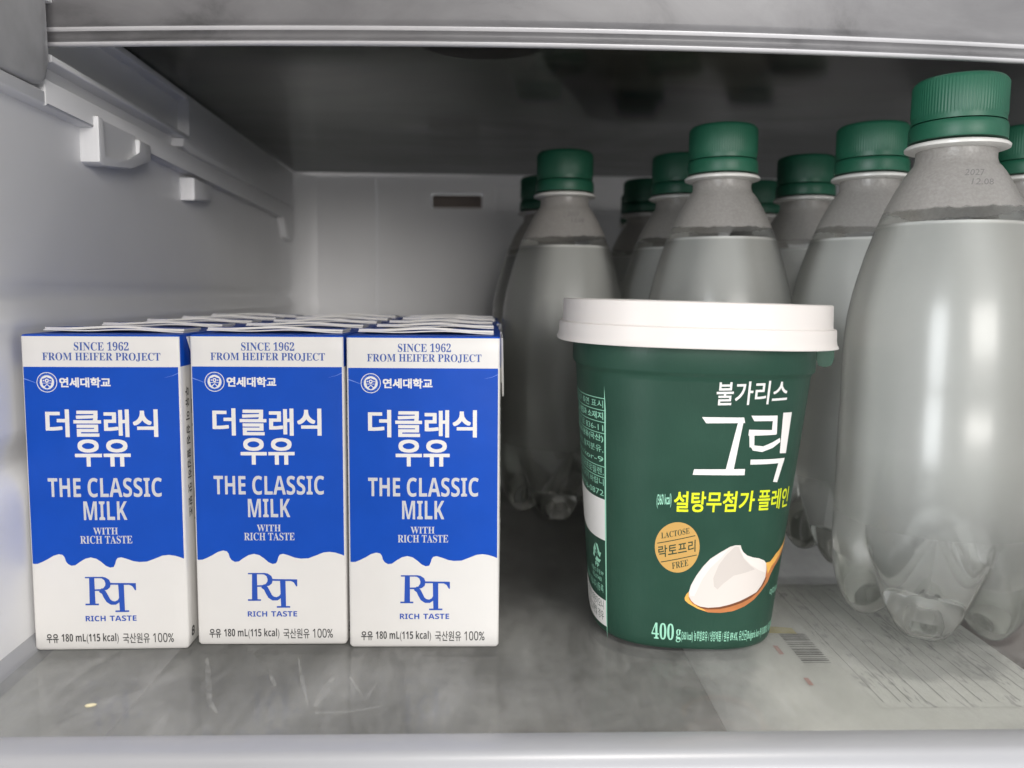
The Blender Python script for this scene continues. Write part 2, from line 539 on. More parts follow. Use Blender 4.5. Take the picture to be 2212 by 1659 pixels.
# back wall with a real air slot
bm = bmesh.new()
vx0, vx1, vz0, vz1 = -0.0517, -0.0087, 0.1868, 0.1985
xs_ = [-0.20, -0.0985, -0.0965, vx0, vx1, 0.42]
zs_ = [-0.14, vz0, vz1, 0.40]
for i in range(5):
    for j in range(3):
        if (i, j) == (3, 1):
            continue
        yo = 0.0008 if i == 1 else 0
        a, b, c, d_ = (xs_[i], BACK_Y + yo, zs_[j]), (xs_[i + 1], BACK_Y + yo, zs_[j]), (xs_[i + 1], BACK_Y + yo, zs_[j + 1]), (xs_[i], BACK_Y + yo, zs_[j + 1])
        bm.faces.new([bm.verts.new(q) for q in (a, b, c, d_)])
add_box(bm, 0.002, 0.37, BACK_Y - 0.0012, BACK_Y + 0.002, 0.1835, 0.2060, 0.001)
obj('back_wall', bm, M['liner'], fridge, smooth=False)
bm = bmesh.new()
add_box(bm, vx0 + 0.0002, vx1 - 0.0002, BACK_Y + 0.001, BACK_Y + 0.012, vz0 + 0.0002, vz1 - 0.0002, 0.002)
for f in list(bm.faces):
    if f.calc_center_median().y < BACK_Y + 0.0015:
        bm.faces.remove(f)
obj('air_vent', bm, M['vent_dark'], fridge)
bm = bmesh.new()
add_box(bm, -0.26, 0.42, 0.02, BACK_Y, -0.142, -0.135)
obj('bottom_panel', bm, M['liner'], fridge, smooth=False)
bm = bmesh.new()
add_box(bm, -0.26, 0.42, 0.112, BACK_Y, 0.40, 0.46)  # unseen; front edge set back to shade the upper part of the cartons
obj('top_shade_panel', bm, M['liner'], fridge, smooth=False)

# rail that carries the upper shelf: a lower lip, a thin ledge over a groove, a solid rear block
def wall_fn(w_off):
    return lambda y, z, w: (wall_x(y) + w, y, z)
fn = wall_fn(0)
bm = bmesh.new()
add_prism(bm, [(0.258, 0.1745), (0.600, 0.1728), (0.612, 0.158), (0.630, 0.156), (0.6365, 0.161), (0.6365, 0.1832), (0.258, 0.1832)], fn, -0.002, 0.0052, 0.0009)
add_prism(bm, [(0.02, 0.1760), (0.258, 0.1745), (0.258, 0.1793), (0.02, 0.1793)], fn, -0.002, 0.0050, 0.0008)
add_prism(bm, [(0.262, 0.1893), (0.392, 0.1893), (0.392, 0.1917), (0.262, 0.1917)], fn, -0.002, 0.0056, 0.0005)
add_prism(bm, [(0.382, 0.1848), (0.392, 0.1833), (0.6365, 0.1833), (0.6365, 0.2115), (0.392, 0.2115), (0.392, 0.1895), (0.384, 0.1890)], fn, -0.002, 0.0056, 0.0006)
add_prism(bm, [(0.262, 0.2085), (0.391, 0.2085), (0.391, 0.2115), (0.262, 0.2115)], fn, -0.002, 0.0054, 0.0004)
obj('shelf_rail', bm, M['liner'], fridge)
bm = bmesh.new()
add_prism(bm, [(0.2905, 0.1785), (0.2905, 0.1622), (0.293, 0.1612), (0.318, 0.1640), (0.339, 0.1705), (0.339, 0.1770), (0.327, 0.1770),
               (0.327, 0.1715), (0.316, 0.1668), (0.2945, 0.1645), (0.2945, 0.1785)], fn, -0.001, 0.0070, 0.0005)
add_prism(bm, [(0.2945, 0.1785), (0.2945, 0.1645), (0.316, 0.1668), (0.327, 0.1715), (0.327, 0.1785)], fn, -0.001, 0.0054)
obj('rail_clip', bm, M['liner'], fridge)
bm = bmesh.new()
add_prism(bm, [(0.393, 0.1715), (0.393, 0.1605), (0.421, 0.1632), (0.421, 0.1715)], fn, -0.001, 0.0070, 0.0012)
obj('rail_clip', bm, M['liner'], fridge)

# ------------------------------------------------------------------ lower shelf
shelf = tag(empty('fridge_shelf', (0.1, 0.4, 0.0)), 'lower glass shelf with white front edge carrying cartons, yogurt cup and bottles', 'shelf')
def child(o, root):
    o.parent = root
    o.matrix_parent_inverse = root.matrix_world.inverted()
    o.location = -Vector(root.location)
    o.matrix_parent_inverse = Matrix.Identity(4)
    return o
bm = bmesh.new()
add_prism(bm, [(-0.1452, 0.1918), (0.373, 0.1918), (0.373, 0.652), (-0.1660, 0.652), (-0.1475, 0.250)], lambda u, v, w: (u, v, w), -0.004, 0.0)
child(obj('glass_pane', bm, M['shelf_glass'], None, smooth=False), shelf)
bm = bmesh.new()
add_prism(bm, [(0.1916, -0.012), (0.1916, 0.0006), (0.1905, 0.0012), (0.1835, 0.0012), (0.1822, 0.0008), (0.1808, -0.0002), (0.1797, -0.0020),
               (0.1788, -0.0050), (0.1780, -0.0200), (0.1790, -0.0215), (0.1840, -0.0215), (0.1840, -0.012)],
          lambda u, v, w: (w, u, v), -0.1465, 0.374)
child(obj('front_trim', bm, M['trim_white'], None, angle=50), shelf)
bm = bmesh.new()
sec = [(0.0034, -0.004), (0.0031, 0.0004), (0.0026, 0.0018), (-0.0006 + 0.001, 0.0088), (-0.0001, 0.0097), (-0.0008, 0.0100), (-0.003, 0.0100), (-0.003, -0.004)]
rings = [[(wall_x(y) + 0.0005 + sx, y, sz) for sx, sz in sec] for y in (0.1845, 0.25, 0.35, 0.45, 0.55, 0.64)]
add_rings(bm, rings)
child(obj('side_trim', bm, M['trim_white'], None, angle=40), shelf)

m, nt, p, out = new_mat('dried_smear')
p.inputs['Base Color'].default_value = (0.62, 0.62, 0.59, 1); p.inputs['Roughness'].default_value = 0.5
tr = nt.nodes.new('ShaderNodeBsdfTransparent'); ms = nt.nodes.new('ShaderNodeMixShader')
n1 = noise(nt, 260, 4, 0.7); r1 = ramp(nt, n1.outputs['Fac'], [(0.38, (0.02,) * 3), (0.75, (0.34,) * 3)])
nt.links.new(r1.outputs[0], ms.inputs['Fac']); nt.links.new(tr.outputs[0], ms.inputs[1]); nt.links.new(p.outputs[0], ms.inputs[2])
nt.links.new(ms.outputs[0], out.inputs['Surface'])
M['dried_smear'] = m
pr = Print()
for pts, w in (([(-0.0892, 0.2352), (-0.0850, 0.2245), (-0.0789, 0.2089), (-0.0746, 0.2029)], 0.0016), ([(-0.0675, 0.2275), (-0.0640, 0.2195), (-0.063, 0.2177)], 0.0014),
               ([(-0.0472, 0.223), (-0.0480, 0.2140), (-0.0489, 0.2061)], 0.0024), ([(-0.0482, 0.2031), (-0.0406, 0.203), (-0.0309, 0.2059)], 0.0013),
               ([(-0.0605, 0.2349), (-0.0560, 0.2210), (-0.0511, 0.2074)], 0.0012), ([(-0.0423, 0.2229), (-0.0385, 0.2155), (-0.0353, 0.2096), (-0.0336, 0.22)], 0.0011)):
    pr.stroke(pts, w, 0, 1, [0.5] + [1.0] * (len(pts) - 2) + [0.4])
tag(child(pr.build('dried_smear', [M['dried_smear']], lambda u, v, h: (u, v, 0.00006 + h), 0.05, None), shelf), kind='stuff')
M['crumb'] = plain('crumb', (0.62, 0.56, 0.38), 0.7)
bm = bmesh.new()
bmesh.ops.create_icosphere(bm, subdivisions=2, radius=0.001)
for v in bm.verts:
    v.co = Vector((v.co.x * (1.5 + 0.4 * math.sin(900 * v.co.y)), v.co.y * 0.7 + v.co.x * 0.35, max(v.co.z, -0.0006) * 0.5 + 0.00035))
cr = obj('crumb', bm, M['crumb']); cr.location = (-0.1110, 0.2072, 0.0)
tag(cr, 'tiny yellowish crumb on the shelf glass in front of the cartons', 'crumb')

# ------------------------------------------------------------------ upper shelf
upper = tag(empty('fridge_shelf', (0.1, 0.45, 0.212)), 'upper glass shelf seen from below, with a clear frosted front trim', 'shelf')
bm = bmesh.new()
add_prism(bm, [(-0.1465, 0.268), (0.36, 0.268), (0.36, 0.648), (-0.1615, 0.640), (-0.1545, 0.36)], lambda u, v, w: (u, v, w), 0.2122, 0.2162, 0.0006)
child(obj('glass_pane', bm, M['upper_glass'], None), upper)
tp = [(0.0, 0.1950), (-0.0006, 0.1951), (-0.0011, 0.1955), (-0.0013, 0.1960), (-0.0010, 0.1966), (-0.0002, 0.1970), (0.0006, 0.1976), (0.0008, 0.1985),
      (0.0005, 0.1992), (-0.0003, 0.1997), (-0.0009, 0.2002), (-0.0011, 0.2008), (-0.0008, 0.2015), (-0.0001, 0.2022), (0.0, 0.2035), (-0.0015, 0.214),
      (-0.0040, 0.230), (-0.0045, 0.236), (-0.0035, 0.238), (0.001, 0.238), (0.003, 0.236), (0.006, 0.214), (0.006, 0.199), (0.0030, 0.1962), (0.0016, 0.1952)]
def trim_y(x): return 0.2578 + 0.30 * (x - 0.008) ** 2
bm = bmesh.new()
rings = []
for i in range(41):
    x = -0.1478 + (0.36 + 0.1478) * i / 40
    rings.append([(x, trim_y(x) + dy, z) for dy, z in tp])
add_rings(bm, rings)
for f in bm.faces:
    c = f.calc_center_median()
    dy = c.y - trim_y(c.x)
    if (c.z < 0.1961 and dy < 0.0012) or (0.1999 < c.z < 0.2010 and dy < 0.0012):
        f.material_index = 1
child(obj('front_trim', bm, [M['frosted_trim'], M['trim_highlight']], None, angle=50), upper)
bm = bmesh.new()
poly = [(0.185, 0.1797), (0.2515, 0.1797), (0.2545, 0.1803), (0.2567, 0.1820), (0.2578, 0.1845), (0.2580, 0.188), (0.2580, 0.245), (0.185, 0.245)]
add_prism(bm, poly, lambda u, v, w: (w, u, v), -0.1525, -0.1428, 0.0016, 3)
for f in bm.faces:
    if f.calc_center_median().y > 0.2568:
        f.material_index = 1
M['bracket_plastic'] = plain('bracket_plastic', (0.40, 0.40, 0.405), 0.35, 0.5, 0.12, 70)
child(obj('side_bracket', bm, [M['bracket_plastic'], M['trim_highlight']], None), upper)

# things on the upper shelf, dim through the glass
M['bowl'] = plain('bowl_glaze', (0.66, 0.62, 0.48), 0.2, 0.6)
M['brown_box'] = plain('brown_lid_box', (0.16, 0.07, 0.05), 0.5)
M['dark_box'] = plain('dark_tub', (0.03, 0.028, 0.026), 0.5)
def bowl(loc, s, label):
    bm = bmesh.new()
    prof_ = [(0.0001, 0.003), (0.020, 0.003), (0.0235, 0.0), (0.0265, 0.0), (0.029, 0.004), (0.040, 0.016), (0.048, 0.034), (0.050, 0.046),
             (0.049, 0.047), (0.046, 0.036), (0.038, 0.018), (0.026, 0.007), (0.0001, 0.006)]
    lathe(bm, [(r * s, z * s) for r, z in prof_], 64)
    o = obj('bowl', bm, M['bowl'])
    o.location = loc
    return tag(o, label, 'bowl', 'bowls on the upper shelf')
bowl((-0.004, 0.315, 0.2163), 1.1, 'round bowl foot glimpsed through the glass near the front trim')
bowl((0.090, 0.425, 0.2163), 1.55, 'larger pale bowl glimpsed through the glass above the bottle caps')
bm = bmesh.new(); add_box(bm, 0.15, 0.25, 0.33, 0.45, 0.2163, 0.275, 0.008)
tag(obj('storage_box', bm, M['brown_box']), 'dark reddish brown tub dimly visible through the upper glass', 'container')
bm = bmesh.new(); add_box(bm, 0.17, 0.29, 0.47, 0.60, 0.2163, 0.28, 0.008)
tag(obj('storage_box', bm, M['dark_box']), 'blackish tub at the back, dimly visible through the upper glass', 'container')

# ------------------------------------------------------------------ packs under the lower shelf
m, nt, p, out = new_mat('label_paper')
p.inputs['Roughness'].default_value = 0.5
n1 = noise(nt, 900, 2, 0.5, stretch=(1.0, 0.22, 1))
n2 = noise(nt, 160, 2, 0.5, stretch=(0.9, 0.5, 1))
mm = nt.nodes.new('ShaderNodeMath'); mm.operation = 'MULTIPLY'
nt.links.new(n1.outputs['Fac'], mm.inputs[0]); nt.links.new(n2.outputs['Fac'], mm.inputs[1])
rc = ramp(nt, mm.outputs[0], [(0.17, (0.90, 0.90, 0.87)), (0.29, (0.90, 0.90, 0.87)), (0.36, (0.56, 0.56, 0.55))])
nt.links.new(rc.outputs[0], p.inputs['Base Color'])
M['label_paper'] = m
M['pack_film'] = plain('pack_film', (0.84, 0.84, 0.81), 0.3, 0.5, 0.08, 60)
M['meat_red'] = plain('pack_red', (0.17, 0.09, 0.085), 0.4, 0.5, 0.3, 50)
M['label_yellow'] = plain('label_yellow', (0.75, 0.62, 0.10), 0.5)
M['label_red'] = plain('label_red', (0.65, 0.25, 0.2), 0.5)
m, nt, p, out = new_mat('tray_shaded')      # pale one side, shadow by the cup painted dark on the other, ragged border
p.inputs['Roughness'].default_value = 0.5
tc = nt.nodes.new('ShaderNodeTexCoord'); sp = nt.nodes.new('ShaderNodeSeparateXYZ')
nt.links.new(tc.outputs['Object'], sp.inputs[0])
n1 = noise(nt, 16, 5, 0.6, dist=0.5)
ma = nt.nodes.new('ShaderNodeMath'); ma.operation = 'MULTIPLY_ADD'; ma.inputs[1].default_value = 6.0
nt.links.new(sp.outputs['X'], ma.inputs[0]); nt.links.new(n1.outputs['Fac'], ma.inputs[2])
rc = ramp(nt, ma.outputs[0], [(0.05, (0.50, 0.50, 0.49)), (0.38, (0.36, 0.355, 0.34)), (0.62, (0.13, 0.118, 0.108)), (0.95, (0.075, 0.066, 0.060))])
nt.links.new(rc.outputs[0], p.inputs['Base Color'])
M['tray_shaded'] = m
pack = tag(empty('food_pack', (0.14, 0.27, -0.06)), 'white wrapped food pack with printed label lying under the glass at right', 'food pack')
bm = bmesh.new(); add_box(bm, 0.086, 0.1895, 0.2150, 0.345, -0.056, -0.0145, 0.014, 6)
child(obj('wrapper', bm, M['pack_film']), pack)
bm = bmesh.new()
bm.faces.new([bm.verts.new(q) for q in ((0.1235, 0.229, -0.01435), (0.1860, 0.229, -0.01435), (0.1860, 0.329, -0.01435), (0.1235, 0.329, -0.01435))])
child(obj('label_paper', bm, M['label_paper'], None, smooth=False), pack)
pr = Print()
for x in (0.1255, 0.131, 0.1345, 0.1395, 0.146, 0.153, 0.1575, 0.163, 0.170, 0.176, 0.181):
    pr.shape([(x, 0.232), (x + 0.0002, 0.232), (x + 0.0002, 0.326), (x, 0.326)], 0, 2)
yb = 0.2585
random.seed(3)
while yb < 0.282:
    w = random.choice((0.0003, 0.0005, 0.0008))
    pr.shape([(0.1105, yb), (0.1205, yb), (0.1205, yb + w), (0.1105, yb + w)], 0, 2)
    yb += w + random.choice((0.0005, 0.0007, 0.0011))
pr.shape([(0.1060, 0.2830), (0.1175, 0.2815), (0.1175, 0.2870), (0.1060, 0.2890)], 1, 2)
pr.shape([(0.1045, 0.265), (0.1062, 0.265), (0.1062, 0.272), (0.1045, 0.272)], 2, 2)
pr.shape([(0.1062, 0.243), (0.1078, 0.243), (0.1078, 0.248), (0.1062, 0.248)], 2, 2)
lp = pr.build('label_print', [M['ink_black'], M['label_yellow'], M['label_red']], lambda u, v, h: (u, v, -0.0143 + h * 4), 1.0, None)
child(lp, pack)
bm = bmesh.new(); add_box(bm, 0.192, 0.32, 0.20, 0.36, -0.06, -0.014, 0.008, 4)
tag(obj('food_pack', bm, M['meat_red']), 'dark reddish food pack under the glass at the right edge', 'food pack')
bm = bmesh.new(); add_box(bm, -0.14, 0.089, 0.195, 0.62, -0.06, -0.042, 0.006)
tag(obj('storage_tray', bm, M['tray_shaded']), 'mottled grey and brown tray blurred below the glass shelf', 'tray')

# ------------------------------------------------------------------ milk carton
CW, CD, CH = 0.0483, 0.0385, 0.1015
CR = 0.0008
def c_bulge(t, z, amp):
    zz = min(1.0, max(0.0, z / CH))
    return amp * (1 - t * t) * math.sin(PI * zz) ** 0.8
def c_front(u, z, h=0.0):
    """point on the carton's front face: u from -CW/2 to CW/2."""
    t = u / (CW / 2)
    y = -CD / 2 - c_bulge(t, z, 0.0006)
    e = abs(u) - (CW / 2 - CR)
    if e > 0:
        y += CR - math.sqrt(max(0.0, CR * CR - e * e))
    zb = max(0.0, CR - z)
    return (u, y - h, z)

carton = empty('milk_carton')
bm = bmesh.new()
lay = [(0.0, 0.0012), (0.0003, 0.0005), (0.0012, 0.0)] + [(CH * k / 20, 0.0) for k in range(1, 18)] + [(CH - 0.0105, 0.0), (CH - 0.010, 0.0), (CH - 0.005, 0.0), (CH - 0.0006, 0.0), (CH - 0.0001, 0.0003), (CH, 0.0009)]
lay.sort()
rings = []
NS = 12
for z, ins in lay:
    ring = []
    hx, hy = CW / 2 - ins, CD / 2 - ins
    sides = [((-hx, -hy), (hx, -hy), (0, -1), 0.0006), ((hx, -hy), (hx, hy), (1, 0), 0.0004), ((hx, hy), (-hx, hy), (0, 1), 0.0006), ((-hx, hy), (-hx, -hy), (-1, 0), 0.0004)]
    for (a, b, nrm, amp) in sides:
        L_ = math.hypot(b[0] - a[0], b[1] - a[1])
        ux, uy = (b[0] - a[0]) / L_, (b[1] - a[1]) / L_
        for k in range(NS + 1):
            s = CR + (L_ - 2 * CR) * k / NS
            t = 2 * s / L_ - 1
            bu = c_bulge(t, z, amp)
            ring.append((a[0] + ux * s + nrm[0] * bu, a[1] + uy * s + nrm[1] * bu, z))
        # rounded corner
        cxx, cyy = b[0] - ux * CR - nrm[0] * CR, b[1] - uy * CR - nrm[1] * CR
        for k in (1, 2):
            an = k / 3 * PI / 2
            ring.append((cxx + CR * (nrm[0] * math.cos(an) + ux * math.sin(an)), cyy + CR * (nrm[1] * math.cos(an) + uy * math.sin(an)), z))
    rings.append(ring)
add_rings(bm, rings)
for f in bm.faces:
    c = f.calc_center_median()
    if c.z > CH - 0.0004 or (c.z > CH - 0.0102 and abs(c.x) > CW / 2 - 0.0012 and abs(c.y) < CD / 2 - 0.0003):
        f.material_index = 1
obj('body', bm, [M['carton_white'], M['carton_blue']], carton, angle=40)

# folded top seam: two paper layers lying back from the middle of the top
bm = bmesh.new()
def fin(z0, yf, yb_, th, mi, droop, phase):
    n = 16
    rr_ = []
    for i in range(n + 1):
        t = -1 + 2 * i / n
        x = t * (CW / 2 - 0.0022)
        dz = -droop * t * t * (1.3 if t > 0 else 0.7) + 0.00022 * math.sin(5 * t + phase)
        dy = 0.0007 * t * t + 0.0003 * math.sin(3 * t + phase)
        rr_.append([(x, yf + dy, z0 + dz + th), (x, yf + dy, z0 + dz), (x, yb_, z0 + dz * 0.4 - 0.0006), (x, yb_, z0 + dz * 0.4 + th - 0.0006)])
    add_rings(bm, rr_, mi=mi)
    bm.normal_update()
fin(CH + 0.0008, -0.0108, 0.004, 0.00040, 0, 0.0004, 0.3)
fin(CH + 0.0014, -0.0096, 0.0056, 0.00070, 0, 0.0006, 1.4)
for f in bm.faces:
    c = f.calc_center_median()
    if c.z > CH + 0.0008 and c.y > -0.0085 and abs(f.normal.z) > 0.5 and (c.x > 0.007 or c.x < -0.013):
        f.material_index = 1
obj('top_seam', bm, [M['carton_white'], M['carton_blue']], carton, angle=30)
for s in (-1, 1):
    bm = bmesh.new()
    a = s * (CW / 2 + 0.0002)
    b = s * (CW / 2 + 0.0009)
    add_prism(bm, [(-0.0145, CH - 0.0008), (0.0145, CH - 0.0008), (0.0030, CH - 0.0200), (0.0, CH - 0.0215), (-0.0030, CH - 0.0200)],
              lambda u, v, w: (w + s * 0.0006 * max(0.0, (CH - 0.004 - v)) / 0.02, u, v), min(a, b), max(a, b), 0.0002)
    obj('folded_ear', bm, M['carton_white'], carton)

# front print
pr = Print()
def U(u): return (u - 0.5) * CW
def V(v): return CH * (1 - v)
def box_uv(u0, v0, u1, v1): return (U(u0), V(v1), U(u1), V(v0))
W_, BL, NV, RY, SI, BK, PC = range(7)
# wave border between the blue field and the white foot (u, v down)
wave = [(0.0, 0.7145), (0.02, 0.7170), (0.045, 0.7165), (0.075, 0.7105), (0.11, 0.7020), (0.15, 0.6905), (0.185, 0.6855), (0.21, 0.6880), (0.222, 0.6960),
        (0.228, 0.7080), (0.240, 0.7165), (0.262, 0.7225), (0.288, 0.7210), (0.32, 0.7100), (0.355, 0.7000), (0.39, 0.6960), (0.425, 0.7000), (0.455, 0.7100),
        (0.485, 0.7230), (0.512, 0.7290), (0.535, 0.7270), (0.545, 0.7180), (0.552, 0.7060), (0.562, 0.6985), (0.585, 0.6960), (0.62, 0.7010), (0.66, 0.7085),
        (0.70, 0.7120), (0.75, 0.7110), (0.80, 0.7020), (0.85, 0.6925), (0.89, 0.6905), (0.93, 0.6935), (0.965, 0.6990), (0.987, 0.7040)]
e0, e1 = 0.012, 0.988
top = 0.0995
wave[0] = (e0, 0.7155)
for (a, b) in zip(wave[:-1], wave[1:]):
    pr.items.append(([(U(a[0]), V(top)), (U(b[0]), V(top)), (U(b[0]), V(b[1])), (U(a[0]), V(a[1]))], [(0, 1, 2, 3)], BL, 1))
pr.text(serif('SINCE 1962'), NV, box_uv(0.335, 0.0225, 0.680, 0.0495), layer=3)
pr.text(serif('FROM HEIFER PROJECT'), NV, box_uv(0.135, 0.0555, 0.878, 0.0825), layer=3)
# crest
cu_, cv_, cr_ = U(0.158), V(0.147), 0.00315
pr.ring(cu_, cv_, cr_ * 0.93, cr_, W_, 3)
pr.disc(cu_, cv_, cr_ * 0.70, W_, 3)
pr.shape([(cu_ + cr_ * x, cv_ + cr_ * y) for x, y in ((-0.47, 0.34), (-0.2, 0.42), (0, 0.52), (0.2, 0.42), (0.47, 0.34), (0.46, 0.0), (0.36, -0.32), (0.18, -0.52), (0, -0.62), (-0.18, -0.52), (-0.36, -0.32), (-0.46, 0.0))], BL, 4)
pr.ring(cu_, cv_ + cr_ * 0.17, cr_ * 0.09, cr_ * 0.20, W_, 5, 24)
pr.disc(cu_ - cr_ * 0.32, cv_ + cr_ * 0.17, cr_ * 0.07, W_, 5, 12)
pr.disc(cu_ + cr_ * 0.32, cv_ + cr_ * 0.17, cr_ * 0.07, W_, 5, 12)
pr.stroke([(cu_ - cr_ * 0.42, cv_ - cr_ * 0.08), (cu_ + cr_ * 0.42, cv_ - cr_ * 0.08)], cr_ * 0.05, W_, 5)
pr.stroke([(cu_ - cr_ * 0.27, cv_ - cr_ * 0.44), (cu_, cv_ - cr_ * 0.19), (cu_ + cr_ * 0.27, cv_ - cr_ * 0.44)], cr_ * 0.10, W_, 5)
def arc_text(s, a0, a1, rad, h, flip=False):
    n = len(s)
    for i, ch in enumerate(s):
        if ch == ' ':
            continue
        a = a0 + (a1 - a0) * i / (n - 1)
        bx, by = cu_ + rad * math.cos(a), cv_ + rad * math.sin(a)
        tx, ty = (math.sin(a), -math.cos(a)) if not flip else (-math.sin(a), math.cos(a))
        nx, ny = -ty, tx
        w = h * (0.75 if ch != 'I' else 0.25)
        p0 = (bx - tx * w / 2 - nx * h / 2, by - ty * w / 2 - ny * h / 2)
        p1 = (bx + tx * w / 2 - nx * h / 2, by + ty * w / 2 - ny * h / 2)
        p2 = (p0[0] + nx * h, p0[1] + ny * h)
        pr.text(ch, PC, corners=(p0, p1, p2), layer=4, res=2)
arc_text('YONSEI UNIVERSITY', PI * 0.97, PI * 0.03, cr_ * 0.815, cr_ * 0.14)
arc_text('연세대학교', PI * 1.22, PI * 1.78, cr_ * 0.815, cr_ * 0.16, True)
pr.text('연세대학교', W_, box_uv(0.236, 0.1315, 0.560, 0.1625), bold=0.033, layer=3)
pr.text('더클래식', W_, box_uv(0.138, 0.2300, 0.850, 0.3160), bold=0.024, layer=3)
pr.text('우유', W_, box_uv(0.318, 0.3230, 0.672, 0.4080), bold=0.024, layer=3)
pr.text(sansb('THE'), SI, box_uv(0.135, 0.4445, 0.346, 0.5035), layer=3)
pr.text(sansb('CLASSIC'), SI, box_uv(0.390, 0.4435, 0.862, 0.5045), layer=3)
pr.text(sansb('MILK'), SI, box_uv(0.358, 0.5175, 0.636, 0.5765), layer=3)
pr.text(serif('WITH'), SI, box_uv(0.414, 0.6010, 0.572, 0.6230), layer=3)
pr.text(serif('RICH TASTE'), SI, box_uv(0.328, 0.6270, 0.662, 0.6520), layer=3)
# monogram: R with its leg swept into the stem of a lowered T
def mp(x, y):    # crop pixels of the monogram -> face
    return (U(0.345 + (x - 395) / 205 * 0.325), V(0.7585 + (y - 1215) / 157 * 0.1155))
def mono(pts, layer=3): pr.shape([mp(*q) for q in pts], RY, layer)
mono([(413, 1220), (434, 1220), (434, 1335), (410, 1335)])
mono([(396, 1215), (470, 1215), (470, 1221), (396, 1221)], 3.2)
mono([(393, 1333), (448, 1333), (448, 1340), (393, 1340)], 3.2)
outer = [(455, 1215), (478, 1217), (494, 1228), (500, 1245), (496, 1262), (484, 1272), (460, 1277)]
inner = [(458, 1269), (470, 1264), (477, 1253), (478, 1243), (474, 1230), (464, 1222), (455, 1221)]
for i in range(6):
    a, b = outer[i], outer[i + 1]
    c, d_ = inner[6 - i], inner[5 - i]
    pr.items.append(([mp(*a), mp(*b), mp(*d_), mp(*c)], [(0, 1, 2, 3)], RY, 3.4))
mono([(434, 1270), (462, 1269), (462, 1277), (434, 1277)], 3.6)
pr.stroke([mp(*q) for q in ((456, 1273), (470, 1284), (478, 1302), (487, 1320), (500, 1330), (516, 1331), (530, 1322), (536, 1308))], 0.00150, RY, 3.8, (1, 1, 1.05, 1.0, 0.9, 0.75, 0.6, 0.4))
mono([(498, 1242), (602, 1244), (602, 1252), (498, 1250)], 4.0)
mono([(602, 1246), (602, 1275), (597, 1275), (588, 1258), (575, 1251)], 4.2)
mono([(530, 1246), (553, 1246), (553, 1366), (532, 1366)], 4.4)
mono([(514, 1364), (570, 1364), (570, 1371), (514, 1371)], 4.6)
pr.text(sansb('RICH'), RY, box_uv(0.338, 0.8850, 0.468, 0.9030), layer=3)
pr.text(sansb('TASTE'), RY, box_uv(0.495, 0.8850, 0.668, 0.9030), layer=3)
pr.text('우유', BK, box_uv(0.078, 0.9440, 0.156, 0.9735), bold=0.022, layer=3)
pr.text(sansb('180 mL(115 kcal)'), BK, box_uv(0.176, 0.9425, 0.546, 0.9770), layer=3)
pr.text('국산원유', BK, box_uv(0.573, 0.9430, 0.748, 0.9765), bold=0.008, layer=3)
pr.text(sans('100%'), BK, box_uv(0.770, 0.9440, 0.905, 0.9745), bold=0.006, layer=3)
# scuffs at the corner creases
pr.stroke([(U(0.013), V(0.136)), (U(0.05), V(0.142)), (U(0.10), V(0.151))], 0.00022, PC, 3, (1.6, 0.9, 0.4))
pr.stroke([(U(0.987), V(0.118)), (U(0.95), V(0.126)), (U(0.90), V(0.132))], 0.00014, PC, 3, (1.4, 0.8, 0.3))
CM = [M['ink_white'], M['carton_blue'], M['ink_navy'], M['ink_royal'], M['ink_silver'], M['ink_black'], M['ink_pale']]
pr.build('front_print', CM, lambda u, v, h: c_front(u, v, h + 1e-5), 0.002, carton, 0.006)
# side print: one vertical line of dark lettering and a small figure on the right side
pr = Print()
def side(u, v, h):      # u along depth (front edge = -CD/2), v height
    return (CW / 2 + c_bulge(u / (CD / 2), v, 0.0004) + h, u, v)
pr.text('우유 이 상징 팔강하 맛 받조', 0, corners=((-0.0160, CH * 0.835), (-0.0160, CH * 0.42), (-0.0132, CH * 0.835)), bold=0.02, layer=2)
pr.text('원주 그린 풍격', 0, corners=((-0.0115, CH * 0.80), (-0.0115, CH * 0.40), (-0.0085, CH * 0.80)), bold=0.02, layer=2)
pr.build('side_print', [M['ink_black']], side, 0.004, carton, 0.008)
pr = Print()
pr.text('8', 0, box=(-0.0165, CH * 0.030, -0.0140, CH * 0.062), bold=0.02, layer=2)
pr.build('side_figure', [M['ink_black']], side, 0.004, carton, 0.008)

def copy_tree(o, parent=None):
    c = o.copy()
    COL.objects.link(c)
    c.parent = parent
    for ch in o.children:
        copy_tree(ch, c)
    return c

colx = [-0.1220, -0.0710, -0.0214]
row_y0 = [0.2402, 0.2432, 0.2408]
colname = ['beside the fridge wall', 'in the middle file', 'on the yogurt cup side']
front_lab = ['front blue and white milk carton beside the fridge wall', 'front blue and white milk carton between two like it',
             'front blue and white milk carton nearest the yogurt cup']
rowname = ['', 'second', 'third', 'fourth', 'rearmost']
random.seed(11)
cartons = []
for r in range(5):
    for c in range(3):
        k = carton if (r, c) == (0, 0) else copy_tree(carton)
        cartons.append((k, r, c))
rot_front = [0.9, -0.2, -0.5]
for k, r, c in cartons:
    y = row_y0[c] + CD / 2 + 0.0006 + r * 0.0396
    x = colx[c] + WALL_SLOPE * 0.25 * r * 0.0396 * (2 - c) + (random.uniform(-0.0006, 0.0006) if r else 0)
    if c == 0:
        x = max(x, wall_x(y) + CW / 2 + 0.0036)
    k.location = (x, y, 0.0001)
    k.rotation_euler = (0, 0, math.radians(rot_front[c] if r == 0 else random.uniform(-0.7, 0.7)))
    lab = front_lab[c] if r == 0 else '%s carton from the front %s, only its folded top showing' % (rowname[r], colname[c])
    tag(k, lab, 'milk carton', 'milk cartons packed in rows on the glass shelf')

